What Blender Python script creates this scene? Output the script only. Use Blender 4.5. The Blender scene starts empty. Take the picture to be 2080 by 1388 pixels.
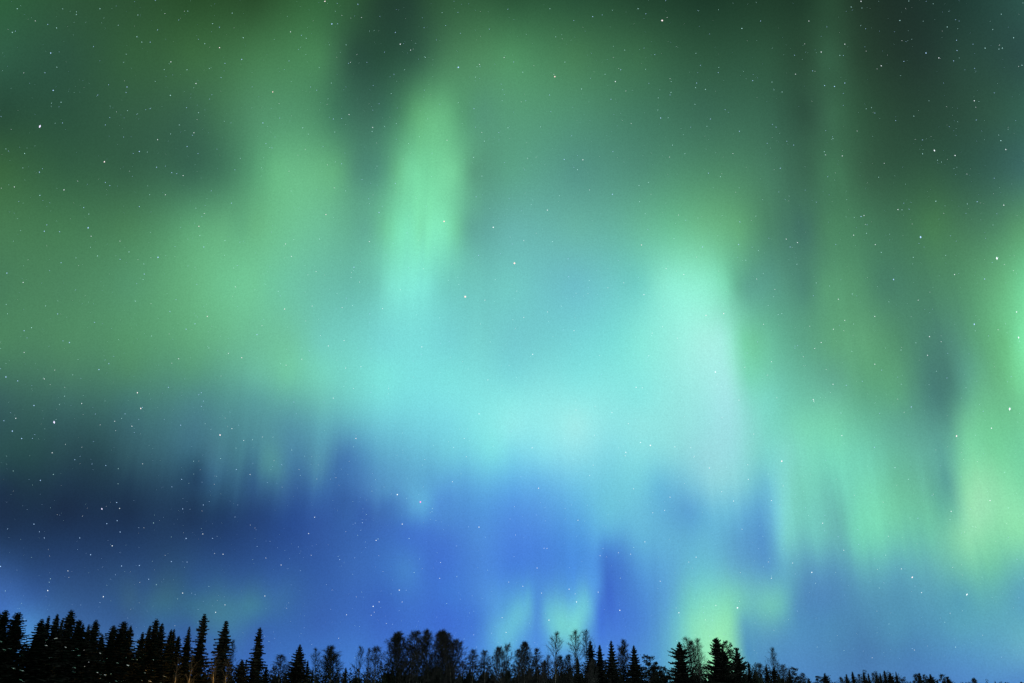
import bpy, math, random
import numpy as np
from mathutils import Vector, Matrix

# ------------------------------------------------------------------ camera, sky, moon, exposure
sc = bpy.context.scene
COL = sc.collection
PITCH = math.radians(23.1)
FPX = 1750.0                       # focal length in photo pixels (30.3 mm on a 36 mm wide sensor)
CAM_Z = 1.7
cam_data = bpy.data.cameras.new('camera')
cam_data.sensor_width = 36.0
cam_data.lens = FPX / 2080.0 * 36.0
cam_data.clip_start = 0.1
cam_data.clip_end = 30000.0
cam = bpy.data.objects.new('camera', cam_data)
COL.objects.link(cam)
cam.location = (0, 0, CAM_Z)
cam.rotation_euler = (math.radians(90) + PITCH, 0, 0)
sc.camera = cam
sc.view_settings.view_transform = 'Standard'
sc.view_settings.look = 'None'
sc.view_settings.exposure = 0.0
sc.view_settings.gamma = 1.0
sc.render.film_transparent = False

CP, SP = math.cos(PITCH), math.sin(PITCH)

def ray(px, py):
    """direction of a point of the photograph (2080 x 1388)"""
    a, b = px - 1040.0, 694.0 - py
    return Vector((a, FPX * CP - b * SP, FPX * SP + b * CP))

def at(px, py, dist):
    """point at a horizontal distance along that direction"""
    d = ray(px, py)
    k = dist / math.hypot(d.x, d.y)
    return Vector((d.x * k, d.y * k, CAM_Z + d.z * k))

# ---- the aurora: glow of the sky by direction.  Each line is one height in the sky, each entry a bearing and the glow there.
AURORA = {
0:"0 47,95,62|130 47,86,59|260 45,81,53|390 41,77,45|520 41,76,45|650 52,101,62|715 48,89,58|780 36,65,51|830 36,66,53|870 44,80,57|910 49,90,61|1040 43,84,57|1170 41,81,57|1300 35,68,49|1430 29,58,43|1560 33,62,45|1625 31,58,43|1690 42,75,54|1740 34,56,43|1820 31,50,43|1950 32,59,52|2080 46,84,76",
116:"0 49,93,71|130 45,83,65|260 52,94,62|390 60,107,67|520 69,124,81|650 72,132,88|690 58,104,77|715 44,80,65|780 41,78,61|845 48,88,70|910 71,125,89|975 78,137,95|1040 80,146,100|1170 70,125,86|1300 59,108,76|1430 47,87,64|1560 47,86,64|1635 42,73,55|1683 55,97,72|1740 41,69,52|1820 35,57,47|1880 35,57,50|1950 41,71,60|2080 44,76,72",
231:"0 40,75,58|130 44,82,63|260 52,92,69|390 57,100,78|440 65,115,84|520 81,142,105|580 82,147,108|650 75,136,101|680 64,120,93|715 61,111,91|750 60,107,89|780 61,113,93|815 73,134,100|845 95,170,119|880 104,184,131|910 101,180,129|940 84,152,113|975 85,149,121|1040 87,154,120|1170 80,143,114|1300 67,122,98|1430 59,106,86|1560 56,101,80|1640 46,80,64|1660 53,91,72|1690 61,107,80|1740 49,87,64|1820 42,72,56|1950 44,76,62|2015 49,86,70|2080 53,97,82",
347:"0 58,103,65|130 51,94,68|260 52,94,71|390 55,100,81|455 65,118,92|520 87,157,116|560 104,185,133|585 106,186,136|650 104,182,133|690 97,171,125|715 83,146,120|745 77,137,119|780 84,151,126|805 102,182,136|830 120,215,164|870 116,209,158|910 121,212,160|935 111,196,148|955 90,156,126|1040 92,163,136|1170 84,147,134|1300 80,141,120|1430 77,137,106|1560 71,124,98|1640 58,101,80|1690 68,121,89|1760 54,92,70|1820 49,86,66|1950 49,88,72|2015 53,94,83|2080 61,106,101",
463:"0 71,123,84|130 69,123,84|260 74,130,90|390 94,166,120|455 101,175,128|490 97,171,128|520 105,181,132|545 108,188,140|650 109,190,153|715 99,174,146|745 97,170,148|780 110,196,155|805 122,221,177|830 128,232,192|850 124,220,174|880 132,235,192|910 127,226,182|930 110,196,156|950 96,167,151|1040 105,180,173|1170 104,180,165|1300 104,183,154|1365 105,188,148|1430 108,185,139|1500 99,170,123|1560 77,134,106|1640 65,113,100|1665 73,127,97|1700 76,135,99|1820 65,115,87|1900 72,127,85|1950 70,121,89|2015 75,130,99|2080 91,157,112",
578:"0 71,124,91|130 76,132,96|260 84,148,110|390 102,177,129|455 110,194,146|500 113,199,152|520 113,198,152|540 111,197,157|585 110,195,164|650 107,189,168|715 104,186,170|765 111,197,181|790 125,222,204|830 131,233,215|870 126,225,211|900 114,204,193|940 112,199,190|1040 114,202,196|1105 111,194,197|1170 109,190,200|1235 113,200,200|1300 113,205,196|1340 137,230,208|1365 143,238,214|1430 143,238,208|1475 125,219,182|1490 104,185,152|1515 92,161,142|1560 91,159,141|1600 84,147,125|1640 74,130,113|1665 87,152,116|1700 89,155,116|1750 84,147,110|1790 72,127,104|1820 72,127,104|1950 83,145,108|2015 97,169,122|2050 107,189,135|2080 115,212,155",
694:"0 76,132,96|130 79,137,100|260 85,149,108|390 96,167,125|455 104,180,140|520 108,187,152|585 112,194,160|650 114,202,188|780 120,213,212|910 119,211,213|975 120,210,208|1040 116,202,207|1105 117,206,209|1170 120,213,215|1250 124,222,217|1300 136,232,219|1365 152,238,224|1430 166,239,227|1480 160,239,223|1500 127,219,182|1530 111,196,156|1560 109,194,161|1625 92,163,136|1690 94,163,124|1755 98,167,124|1820 83,145,111|1880 75,131,113|1930 81,139,122|1985 95,167,126|2050 109,195,137|2070 123,227,167|2080 131,235,173",
760:"0 66,114,95|130 73,124,100|260 79,137,106|390 86,151,124|520 106,185,161|585 114,200,165|650 118,210,188|780 125,227,219|910 125,224,222|1040 123,215,219|1170 129,225,224|1430 161,235,228|1485 162,235,226|1510 126,216,186|1560 116,203,176|1690 95,164,141|1755 95,166,126|1830 91,158,122|1880 74,129,117|1930 76,131,119|1965 94,163,142|2040 106,187,133|2080 125,226,165",
810:"0 56,95,94|130 62,107,101|260 68,120,114|390 77,134,135|455 83,146,143|520 90,158,157|585 98,172,165|650 108,189,180|715 116,207,202|780 123,220,220|910 129,227,229|1040 138,232,230|1170 143,233,231|1300 138,230,227|1430 156,230,227|1490 160,229,228|1510 139,220,208|1560 123,213,196|1625 110,194,169|1690 109,189,159|1755 95,168,137|1820 95,168,131|1865 83,145,127|1890 75,131,123|1935 76,133,122|1965 98,171,145|1985 106,184,146|2040 110,192,142|2080 113,201,149",
865:"0 47,83,86|130 49,86,90|260 59,102,110|390 70,120,135|520 82,144,153|585 83,145,163|650 91,162,179|715 100,179,196|780 110,196,213|910 123,216,228|1040 149,235,235|1170 163,236,234|1300 147,229,228|1430 151,224,225|1490 155,224,226|1560 123,211,195|1625 122,212,182|1690 118,208,173|1820 97,170,149|1890 89,155,142|1935 93,161,142|1960 116,198,157|2015 115,203,152|2080 114,202,153",
925:"0 43,79,80|65 41,76,78|130 41,72,80|200 41,73,82|260 51,89,100|325 56,98,113|390 59,106,127|430 67,115,135|475 70,125,140|520 71,127,148|545 83,146,153|585 74,130,161|650 80,139,166|700 71,124,178|740 79,142,188|780 92,164,199|910 113,202,221|1000 126,223,229|1040 123,213,232|1105 136,223,236|1170 142,223,233|1235 131,216,229|1300 136,222,227|1365 140,219,223|1430 149,215,222|1490 150,220,225|1530 133,214,208|1560 122,208,203|1590 132,218,207|1625 126,216,195|1690 118,212,185|1755 114,205,178|1820 106,188,162|1885 101,176,159|1930 98,172,157|1955 124,212,166|1980 127,218,171|2015 121,213,161|2080 118,211,165",
950:"400 43,80,105|425 60,106,133|450 64,113,139|475 66,117,139|500 62,111,137|545 82,145,154|565 79,140,154|600 66,118,159|640 74,130,165|665 68,121,165|690 63,114,172",
968:"400 37,68,99|430 52,94,129|475 56,101,132|520 54,98,136|545 71,128,151|585 62,110,150|640 66,118,162",
975:"700 66,119,176|740 73,127,183|780 83,146,195|820 90,160,204",
985:"0 31,53,76|130 32,56,78|260 35,62,85|390 41,75,105|430 50,92,122|475 56,102,132|520 54,97,139|545 62,111,145|585 58,102,151|650 59,107,164|700 63,113,175|780 80,144,190|860 90,162,208|940 94,168,221|1040 96,173,230|1105 102,180,230|1170 112,196,229|1235 114,200,222|1300 117,204,222|1340 104,186,219|1400 122,198,220|1450 140,211,221|1490 138,211,219|1530 119,199,211|1560 108,186,210|1585 129,213,211|1625 123,211,191|1690 111,196,180|1755 118,211,179|1820 109,193,161|1885 104,182,159|1935 94,163,153|1955 136,216,170|1985 149,226,178|2080 125,217,168",
1005:"700 55,98,162|740 67,118,180|765 77,134,191|790 83,146,198|830 94,168,211|865 95,172,219",
1027:"740 53,93,167|785 58,104,178|820 76,133,198|850 97,174,218|875 92,165,220|895 80,140,215",
1041:"0 29,48,75|130 27,44,70|260 28,48,76|390 30,53,85|455 33,62,101|520 37,67,117|585 41,77,140|650 50,89,158|715 56,102,170|780 65,115,179|820 77,142,196|860 88,164,213|900 81,146,212|975 82,149,219|1040 82,145,224|1105 89,157,226|1170 94,172,225|1235 108,194,220|1300 108,190,220|1365 96,170,213|1400 92,162,212|1430 100,177,214|1480 109,189,218|1520 99,172,213|1560 100,173,213|1590 129,214,213|1625 120,207,192|1660 115,200,190|1690 110,191,179|1707 100,174,171|1725 112,202,177|1755 120,215,182|1820 116,205,169|1885 111,196,164|1935 105,184,163|1955 141,217,175|1985 159,229,186|2015 151,229,182|2080 143,228,179",
1058:"785 62,108,187|830 67,118,202|865 74,131,210",
1095:"0 32,56,89|130 32,57,93|260 32,58,95|390 36,65,106|520 40,73,128|650 50,89,159|780 61,110,188|910 70,122,209|975 80,142,217|1040 76,134,222|1170 80,151,223|1235 90,167,220|1300 100,180,217|1365 100,178,214|1430 103,182,213|1495 93,161,204|1545 88,153,205|1560 87,153,205|1590 120,202,204|1625 115,197,195|1665 111,193,190|1690 108,186,184|1707 100,173,178|1725 108,193,182|1755 114,206,180|1820 111,198,177|1885 111,197,173|1950 136,214,173|2015 137,220,174|2080 137,223,173",
1110:"1215 83,153,222|1235 71,131,209|1250 77,140,213",
1157:"0 49,85,139|65 41,73,120|130 40,70,117|260 42,74,119|390 45,82,128|520 46,85,145|650 51,93,165|715 59,106,181|780 63,116,194|830 72,134,204|870 65,116,206|910 66,118,210|1040 70,128,219|1105 73,133,220|1170 75,142,223|1212 78,145,222|1230 67,120,205|1300 83,151,215|1365 96,170,214|1430 107,192,210|1495 100,171,201|1560 89,153,202|1590 97,169,197|1625 94,160,191|1660 90,153,191|1707 89,153,187|1755 97,170,184|1820 95,167,187|1885 101,176,184|1950 112,192,174|2015 112,196,169|2080 104,183,183",
1185:"1195 86,156,225|1212 84,154,225|1226 68,121,208",
1196:"300 48,86,132|400 50,92,144|480 54,98,152|550 56,102,164",
1215:"0 63,107,177|65 54,94,158|130 51,89,140|260 57,97,128|325 60,105,127|390 53,100,132|520 62,114,151|585 58,107,164|650 55,99,172|780 57,103,189|910 65,122,211|975 78,140,217|1010 85,155,219|1050 87,160,218|1070 94,176,218|1095 79,144,218|1110 89,161,216|1150 89,163,219|1195 100,182,219|1207 89,159,221|1222 68,118,209|1260 69,122,208|1300 75,135,210|1365 95,168,209|1390 110,195,200|1430 124,215,199|1495 122,209,186|1560 115,197,190|1590 108,188,186|1608 92,163,186|1625 83,142,187|1690 79,135,184|1820 82,146,179|1950 86,158,183|2080 90,160,192",
1228:"240 50,89,136|325 61,114,135|390 58,111,138|450 64,120,145|500 68,129,152|560 62,113,159|610 56,101,168",
1240:"430 67,122,145|520 67,132,156|585 56,104,167|900 63,112,208|980 74,134,215|1030 88,164,215|1070 104,190,216|1095 81,146,216|1110 100,183,215|1150 110,197,216|1195 111,199,220|1207 85,152,220|1220 68,119,211|1390 111,198,200|1430 132,222,195|1480 132,219,184|1560 114,198,183|1590 104,183,185|1605 89,154,187",
1250:"325 54,101,144|400 62,117,142|460 68,127,151|510 64,122,159|550 56,105,166",
1256:"1010 90,161,219|1040 107,194,219|1065 107,195,217|1085 85,150,220|1105 105,187,218|1130 117,208,212|1160 117,206,214|1190 111,196,220|1203 85,149,218|1222 69,122,212",
1272:"0 65,116,195|50 78,141,206|130 62,106,167|260 53,90,145|390 54,95,154|520 57,100,167|650 57,100,178|780 60,106,195|910 63,111,209|975 70,127,213|1000 89,163,213|1040 102,187,216|1060 100,183,214|1085 81,144,217|1105 95,171,217|1150 120,211,208|1185 113,200,212|1203 79,142,216|1240 70,123,216|1300 74,132,212|1340 87,155,207|1380 114,199,204|1410 139,226,191|1445 145,228,190|1490 135,216,182|1505 96,165,191|1560 97,166,190|1590 87,153,188|1625 81,146,190|1690 78,140,183|1820 82,149,182|1950 90,165,186|2080 96,172,191",
1288:"1000 92,167,219|1030 107,194,217|1055 91,166,220|1080 81,146,222|1105 85,154,222|1130 115,205,212|1160 121,214,208|1185 105,187,212|1202 77,137,218",
1325:"0 71,129,201|50 78,144,209|210 69,117,178|280 71,121,180|440 58,105,176|500 60,107,179|560 61,111,187|650 63,116,196|720 66,121,202|860 66,120,211|980 77,141,218|1050 89,162,221|1090 81,146,223|1150 87,155,221|1230 77,135,218|1300 80,141,211|1345 90,162,206|1390 121,205,196|1430 149,230,188|1490 142,223,180|1508 89,157,185|1545 85,148,191|1625 82,141,193|1690 78,135,183|1760 72,123,173|1850 74,129,180|1950 84,147,195|2080 104,175,200",
1388:"0 71,130,204|300 69,118,184|600 65,120,198|900 71,126,212|1200 79,141,218|1350 88,160,206|1430 148,227,186|1490 140,217,178|1520 86,151,190|1660 78,134,192|1800 77,130,188|1950 80,135,198|2080 80,135,200"}

def lin(c):
    c = np.asarray(c, float) / 255.0
    return np.where(c <= 0.04045, c / 12.92, ((c + 0.055) / 1.055) ** 2.4)

def solve_glow():
    P, C = [], []
    for y, s in AURORA.items():
        for it in s.split('|'):
            x, c = it.split()
            P.append((float(x), float(y)))
            C.append([float(v) for v in c.split(',')])
    P = np.array(P); C = np.array(C)
    S = np.array([1.0, 0.85]); c2 = 7.0 ** 2
    phi = lambda a, b: -np.sqrt((((a[:, None] - b[None]) * S) ** 2).sum(-1) + c2)
    n = len(P)
    A = np.zeros((n + 1, n + 1))
    A[:n, :n] = phi(P, P) + np.eye(n) * 1.5
    A[:n, n] = 1; A[n, :n] = 1
    W = np.linalg.solve(A, np.vstack([C, np.zeros((1, 3))]))
    return lambda Q: np.clip(phi(Q, P) @ W[:n] + W[n], 12, 255)

SPANS = ((-40.0, -19.0), (-19.0, 1.0), (1.0, 20.0), (20.0, 40.0))      # bearings covered by each of four ramps
NAZ = 31
EL0, EL1, NEL = -1.8, 46.0, 58

def build_world():
    w = bpy.data.worlds.new('World')
    sc.world = w
    w.use_nodes = True
    glow = solve_glow()
    step = (EL1 - EL0) / (NEL - 1)
    def tools(nt):
        def node(t, **kw):
            n = nt.nodes.new(t)
            for k, v in kw.items(): setattr(n, k, v)
            return n
        def math_(op, *args):
            n = node('ShaderNodeMath', operation=op)
            for i, v in enumerate(args):
                if isinstance(v, (int, float)): n.inputs[i].default_value = v
                else: nt.links.new(v, n.inputs[i])
            return n.outputs[0]
        return node, math_, nt.links.new
    def pix(a, e):
        a, e = math.radians(a), math.radians(e)
        d = Vector((math.sin(a) * math.cos(e), math.cos(a) * math.cos(e), math.sin(e)))
        f = d.y * CP + d.z * SP; u = -d.y * SP + d.z * CP
        return (min(2120, max(-40, 1040 + FPX * d.x / f)), min(1420, max(-30, 694 - FPX * u / f)))
    def fill(r, stops, mode):
        cr = r.color_ramp
        cr.interpolation = mode
        while len(cr.elements) < len(stops): cr.elements.new(0.5)
        for i in range(len(stops)): cr.elements[i].position = i / (len(stops) - 1)
        for i, c in enumerate(stops): cr.elements[i].color = (*[float(v) for v in c], 1)
    def height_group(j):
        """glow along one height of the sky, weighted by a bell round that height, added to what comes in"""
        e = EL0 + j * step
        g = bpy.data.node_groups.new('sky_height', 'ShaderNodeTree')
        node, math_, link = tools(g)
        for nm, tp in (('az', 'NodeSocketFloat'), ('el', 'NodeSocketFloat'), ('sum', 'NodeSocketVector')):
            g.interface.new_socket(nm, in_out='INPUT', socket_type=tp)
        g.interface.new_socket('sum', in_out='OUTPUT', socket_type='NodeSocketVector')
        gi = node('NodeGroupInput'); go = node('NodeGroupOutput')
        # each height waits for the one below it (the tiny factor only orders the work, it does not show)
        sx = node('ShaderNodeSeparateXYZ'); link(gi.outputs[2], sx.inputs[0])
        az = math_('MULTIPLY_ADD', sx.outputs[0], 1e-9, gi.outputs[0])
        el = math_('MULTIPLY_ADD', sx.outputs[1], 1e-9, gi.outputs[1])
        col = None
        for a0, a1 in SPANS:
            r = node('ShaderNodeValToRGB')
            fill(r, lin(glow(np.array([pix(a0 + (a1 - a0) * i / (NAZ - 1), e) for i in range(NAZ)]))), 'CARDINAL')
            link(math_('MULTIPLY_ADD', az, 1 / (a1 - a0), -a0 / (a1 - a0)), r.inputs[0])
            if col is None: col = r.outputs[0]; continue
            m = node('ShaderNodeMix', data_type='RGBA')
            link(math_('GREATER_THAN', az, a0), m.inputs[0])
            link(col, m.inputs[6]); link(r.outputs[0], m.inputs[7])
            col = m.outputs[2]
        mr = node('ShaderNodeMapRange')
        link(el, mr.inputs[0])
        mr.inputs[1].default_value = e - 2 * step; mr.inputs[2].default_value = e + 2 * step
        b = node('ShaderNodeValToRGB')
        fill(b, [(v, v, v) for v in (0, 0, 1, 0, 0)], 'B_SPLINE')
        link(mr.outputs[0], b.inputs[0])
        vm = node('ShaderNodeVectorMath', operation='MULTIPLY_ADD')
        link(col, vm.inputs[0]); link(b.outputs[0], vm.inputs[1]); link(gi.outputs[2], vm.inputs[2])
        link(vm.outputs[0], go.inputs[0])
        return g
    groups = [height_group(j) for j in range(NEL)]
    nt = w.node_tree
    nt.nodes.clear()
    node, math_, link = tools(nt)
    tc = node('ShaderNodeTexCoord')
    sep = node('ShaderNodeSeparateXYZ')
    link(tc.outputs['Generated'], sep.inputs[0])
    az = math_('MULTIPLY', math_('ARCTAN2', sep.outputs[0], sep.outputs[1]), 180 / math.pi)
    el = math_('MULTIPLY', math_('ARCSINE', sep.outputs[2]), 180 / math.pi)
    # upright rays: one noise along the bearing, stretched in height.  It shifts the glow up and down, so the lower
    # edges of the curtains fray into rays, and brightens and dims it, most where the curtains are thin.
    def ray_noise(fa, fe, seed, detail):
        cmb = node('ShaderNodeCombineXYZ')
        link(math_('MULTIPLY', az, fa), cmb.inputs[0]); link(math_('MULTIPLY', el, fe), cmb.inputs[1])
        cmb.inputs[2].default_value = seed
        n = node('ShaderNodeTexNoise')
        n.inputs['Scale'].default_value = 1.0; n.inputs['Detail'].default_value = detail; n.inputs['Roughness'].default_value = 0.6
        link(cmb.outputs[0], n.inputs['Vector'])
        return math_('SUBTRACT', n.outputs[0], 0.5)
    fine = ray_noise(0.85, 0.03, 2.0, 2.0)
    broad = ray_noise(0.28, 0.02, 7.0, 1.0)
    def spot(px, py, wa, we):
        d = ray(px, py).normalized()
        a0, e0 = math.degrees(math.atan2(d.x, d.y)), math.degrees(math.asin(d.z))
        q = math_('ADD', math_('POWER', math_('MULTIPLY', math_('SUBTRACT', az, a0), 1 / wa), 2.0),
                  math_('POWER', math_('MULTIPLY', math_('SUBTRACT', el, e0), 1 / we), 2.0))
        return math_('EXPONENT', math_('MULTIPLY', q, -1.0))
    mask = 0.0
    for args in RAY_SPOTS: mask = math_('ADD', spot(*args), mask)
    mask = math_('MULTIPLY_ADD', mask, 0.85, 0.15)
    shift = math_('MULTIPLY', math_('ADD', math_('MULTIPLY', fine, RAY_SHIFT), math_('MULTIPLY', broad, RAY_SHIFT * 0.7)), mask)
    elw = math_('ADD', el, shift)
    rays = math_('ADD', math_('MULTIPLY', math_('MULTIPLY_ADD', broad, 0.6, fine), math_('MULTIPLY', mask, RAY_AMT)), 1.0)
    acc = None
    for g in groups:
        n = node('ShaderNodeGroup'); n.node_tree = g
        link(az, n.inputs[0]); link(elw, n.inputs[1])
        if acc is not None: link(acc, n.inputs[2])
        acc = n.outputs[0]
    # higher up the sky goes on in a dark green
    top = node('ShaderNodeMapRange', interpolation_type='SMOOTHSTEP')
    link(el, top.inputs[0])
    top.inputs[1].default_value = EL1 - 0.5 * step; top.inputs[2].default_value = EL1 + 2 * step
    vm = node('ShaderNodeVectorMath', operation='MULTIPLY_ADD')
    vm.inputs[0].default_value = (0.02, 0.085, 0.04)
    link(top.outputs[0], vm.inputs[1]); link(acc, vm.inputs[2])
    # fine noise put into the sky's glow imitates camera grain
    n2 = node('ShaderNodeTexNoise')
    n2.inputs['Scale'].default_value = 640.0; n2.inputs['Detail'].default_value = 1.0
    link(tc.outputs['Generated'], n2.inputs['Vector'])
    mott = math_('MULTIPLY_ADD', n2.outputs[0], GRAIN_AMT, 1.0 - GRAIN_AMT / 2)
    sc1 = node('ShaderNodeVectorMath', operation='SCALE')
    link(vm.outputs[0], sc1.inputs[0]); link(math_('MULTIPLY', rays, mott), sc1.inputs['Scale'])
    bg = node('ShaderNodeBackground')
    link(sc1.outputs[0], bg.inputs[0])
    bg.inputs[1].default_value = 1.0
    out = node('ShaderNodeOutputWorld')
    link(bg.outputs[0], out.inputs[0])
    w.cycles.sampling_method = 'MANUAL'
    w.cycles.sample_map_resolution = 512

RAY_AMT = 0.28           # how strongly the rays show
RAY_SHIFT = 1.7          # degrees
RAY_SPOTS = ((580, 950, 10, 3.2), (860, 420, 4.5, 8), (1690, 500, 7, 15), (1780, 1030, 9, 3.5), (1180, 1180, 6, 3.0), (2050, 760, 4, 6))
GRAIN_AMT = 0.26
build_world()

# moonlight from behind the photographer: it only shows on the snow lying on the near branches
moon = bpy.data.lights.new('moon', 'SUN')
moon.energy = 1.7
moon.angle = math.radians(0.5)
moon.color = (1.0, 0.95, 0.97)
moon_o = bpy.data.objects.new('moon', moon)
COL.objects.link(moon_o)
moon_o.rotation_euler = (math.radians(62), 0, math.radians(-25))

# ------------------------------------------------------------------ materials
def mat_(name, rough=0.9):
    m = bpy.data.materials.new(name)
    m.use_nodes = True
    nt = m.node_tree
    b = nt.nodes['Principled BSDF']
    b.inputs['Roughness'].default_value = rough
    b.inputs['Specular IOR Level'].default_value = 0.15
    return m, nt, b

def noise_mat(name, c0, c1, scale, rough=0.9, stretch=(1, 1, 1)):
    m, nt, b = mat_(name, rough)
    tc = nt.nodes.new('ShaderNodeTexCoord'); mp = nt.nodes.new('ShaderNodeMapping')
    mp.inputs['Scale'].default_value = stretch
    n = nt.nodes.new('ShaderNodeTexNoise'); n.inputs['Scale'].default_value = scale; n.inputs['Detail'].default_value = 4
    r = nt.nodes.new('ShaderNodeValToRGB')
    r.color_ramp.elements[0].position = 0.38; r.color_ramp.elements[1].position = 0.62
    r.color_ramp.elements[0].color = (*c0, 1); r.color_ramp.elements[1].color = (*c1, 1)
    L = nt.links
    L.new(tc.outputs['Object'], mp.inputs[0]); L.new(mp.outputs[0], n.inputs['Vector'])
    L.new(n.outputs[0], r.inputs[0]); L.new(r.outputs[0], b.inputs['Base Color'])
    return m

M_NEEDLE = noise_mat('spruce_needles', (0.004, 0.006, 0.005), (0.008, 0.011, 0.009), 0.8)
M_PINE = noise_mat('pine_needles', (0.004, 0.006, 0.005), (0.008, 0.011, 0.008), 0.8)
M_BARK = noise_mat('dark_bark', (0.02, 0.016, 0.012), (0.05, 0.04, 0.03), 3.0, stretch=(1, 1, 0.3))
M_BIRCH = noise_mat('birch_bark', (0.02, 0.022, 0.022), (0.13, 0.135, 0.125), 1.6, stretch=(0.6, 0.6, 2.2))
M_TWIG = noise_mat('birch_twigs', (0.009, 0.011, 0.012), (0.020, 0.023, 0.023), 0.6)
M_ASPEN = noise_mat('aspen_bark', (0.06, 0.055, 0.035), (0.16, 0.145, 0.09), 1.4, stretch=(0.6, 0.6, 1.5))
M_SNOW = noise_mat('snow', (0.80, 0.82, 0.85), (0.88, 0.89, 0.90), 0.5, 0.7)

# ------------------------------------------------------------------ mesh helpers
class MB:
    def __init__(self): self.v = []; self.f = []
    def quad(self, a, b, c, d):
        i = len(self.v); self.v += [a, b, c, d]; self.f.append((i, i + 1, i + 2, i + 3))
    def tri(self, a, b, c):
        i = len(self.v); self.v += [a, b, c]; self.f.append((i, i + 1, i + 2))
    def tube(self, pts, rads, sides=3):
        n = len(pts); base = len(self.v)
        for k in range(n):
            d = (pts[min(k + 1, n - 1)] - pts[max(k - 1, 0)])
            if d.length < 1e-6: d = Vector((0, 0, 1))
            d.normalize()
            u = d.cross(Vector((0.31, 0.95, 0.05)) if abs(d.y) < 0.9 else Vector((1, 0, 0))); u.normalize()
            w = d.cross(u)
            for s in range(sides):
                a = 2 * math.pi * s / sides
                self.v.append(pts[k] + (u * math.cos(a) + w * math.sin(a)) * rads[k])
        for k in range(n - 1):
            for s in range(sides):
                a = base + k * sides + s; b = base + k * sides + (s + 1) % sides
                self.f.append((a, b, b + sides, a + sides))
        self.f.append(tuple(base + (n - 1) * sides + s for s in range(sides)))
    def lump(self, c, sx, sy, sz, rng, yaw=0.0, pitch=0.0):
        """small rounded lump: two rings and a top"""
        base = len(self.v); n = 7
        R = Matrix.Rotation(yaw, 3, 'Z') @ Matrix.Rotation(pitch, 3, 'Y')
        for r, z in ((0.8, -0.35), (1.0, 0.05), (0.62, 0.7)):
            for s in range(n):
                a = 2 * math.pi * s / n; q = r * rng.uniform(0.78, 1.15)
                self.v.append(c + R @ Vector((math.cos(a) * sx * q, math.sin(a) * sy * q, z * sz)))
        self.v.append(c + R @ Vector((0, 0, sz)))
        for k in range(2):
            for s in range(n):
                a = base + k * n + s; b = base + k * n + (s + 1) % n
                self.f.append((a, b, b + n, a + n))
        for s in range(n):
            self.f.append((base + 2 * n + s, base + 2 * n + (s + 1) % n, base + 3 * n))
        self.f.append(tuple(base + n - 1 - s for s in range(n)))
    def mesh(self, name, m):
        me = bpy.data.meshes.new(name)
        me.from_pydata([tuple(p) for p in self.v], [], self.f)
        me.materials.append(m)
        me.update()
        return me

def trunk_mesh(rng, h, r0, m, wob=0.15, sides=8):
    mb = MB(); n = 12; pts = []
    ox = oy = 0.0
    for k in range(n + 1):
        t = k / n
        pts.append(Vector((ox, oy, h * t)))
        ox += rng.uniform(-wob, wob) * 0.4; oy += rng.uniform(-wob, wob) * 0.4
    rad = [max(0.012, r0 * ((1 - t / n) ** 0.85) * (1.35 if t == 0 else 1)) for t in range(n + 1)]
    mb.tube(pts, rad, sides)
    return mb.mesh('trunk', m), pts

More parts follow.
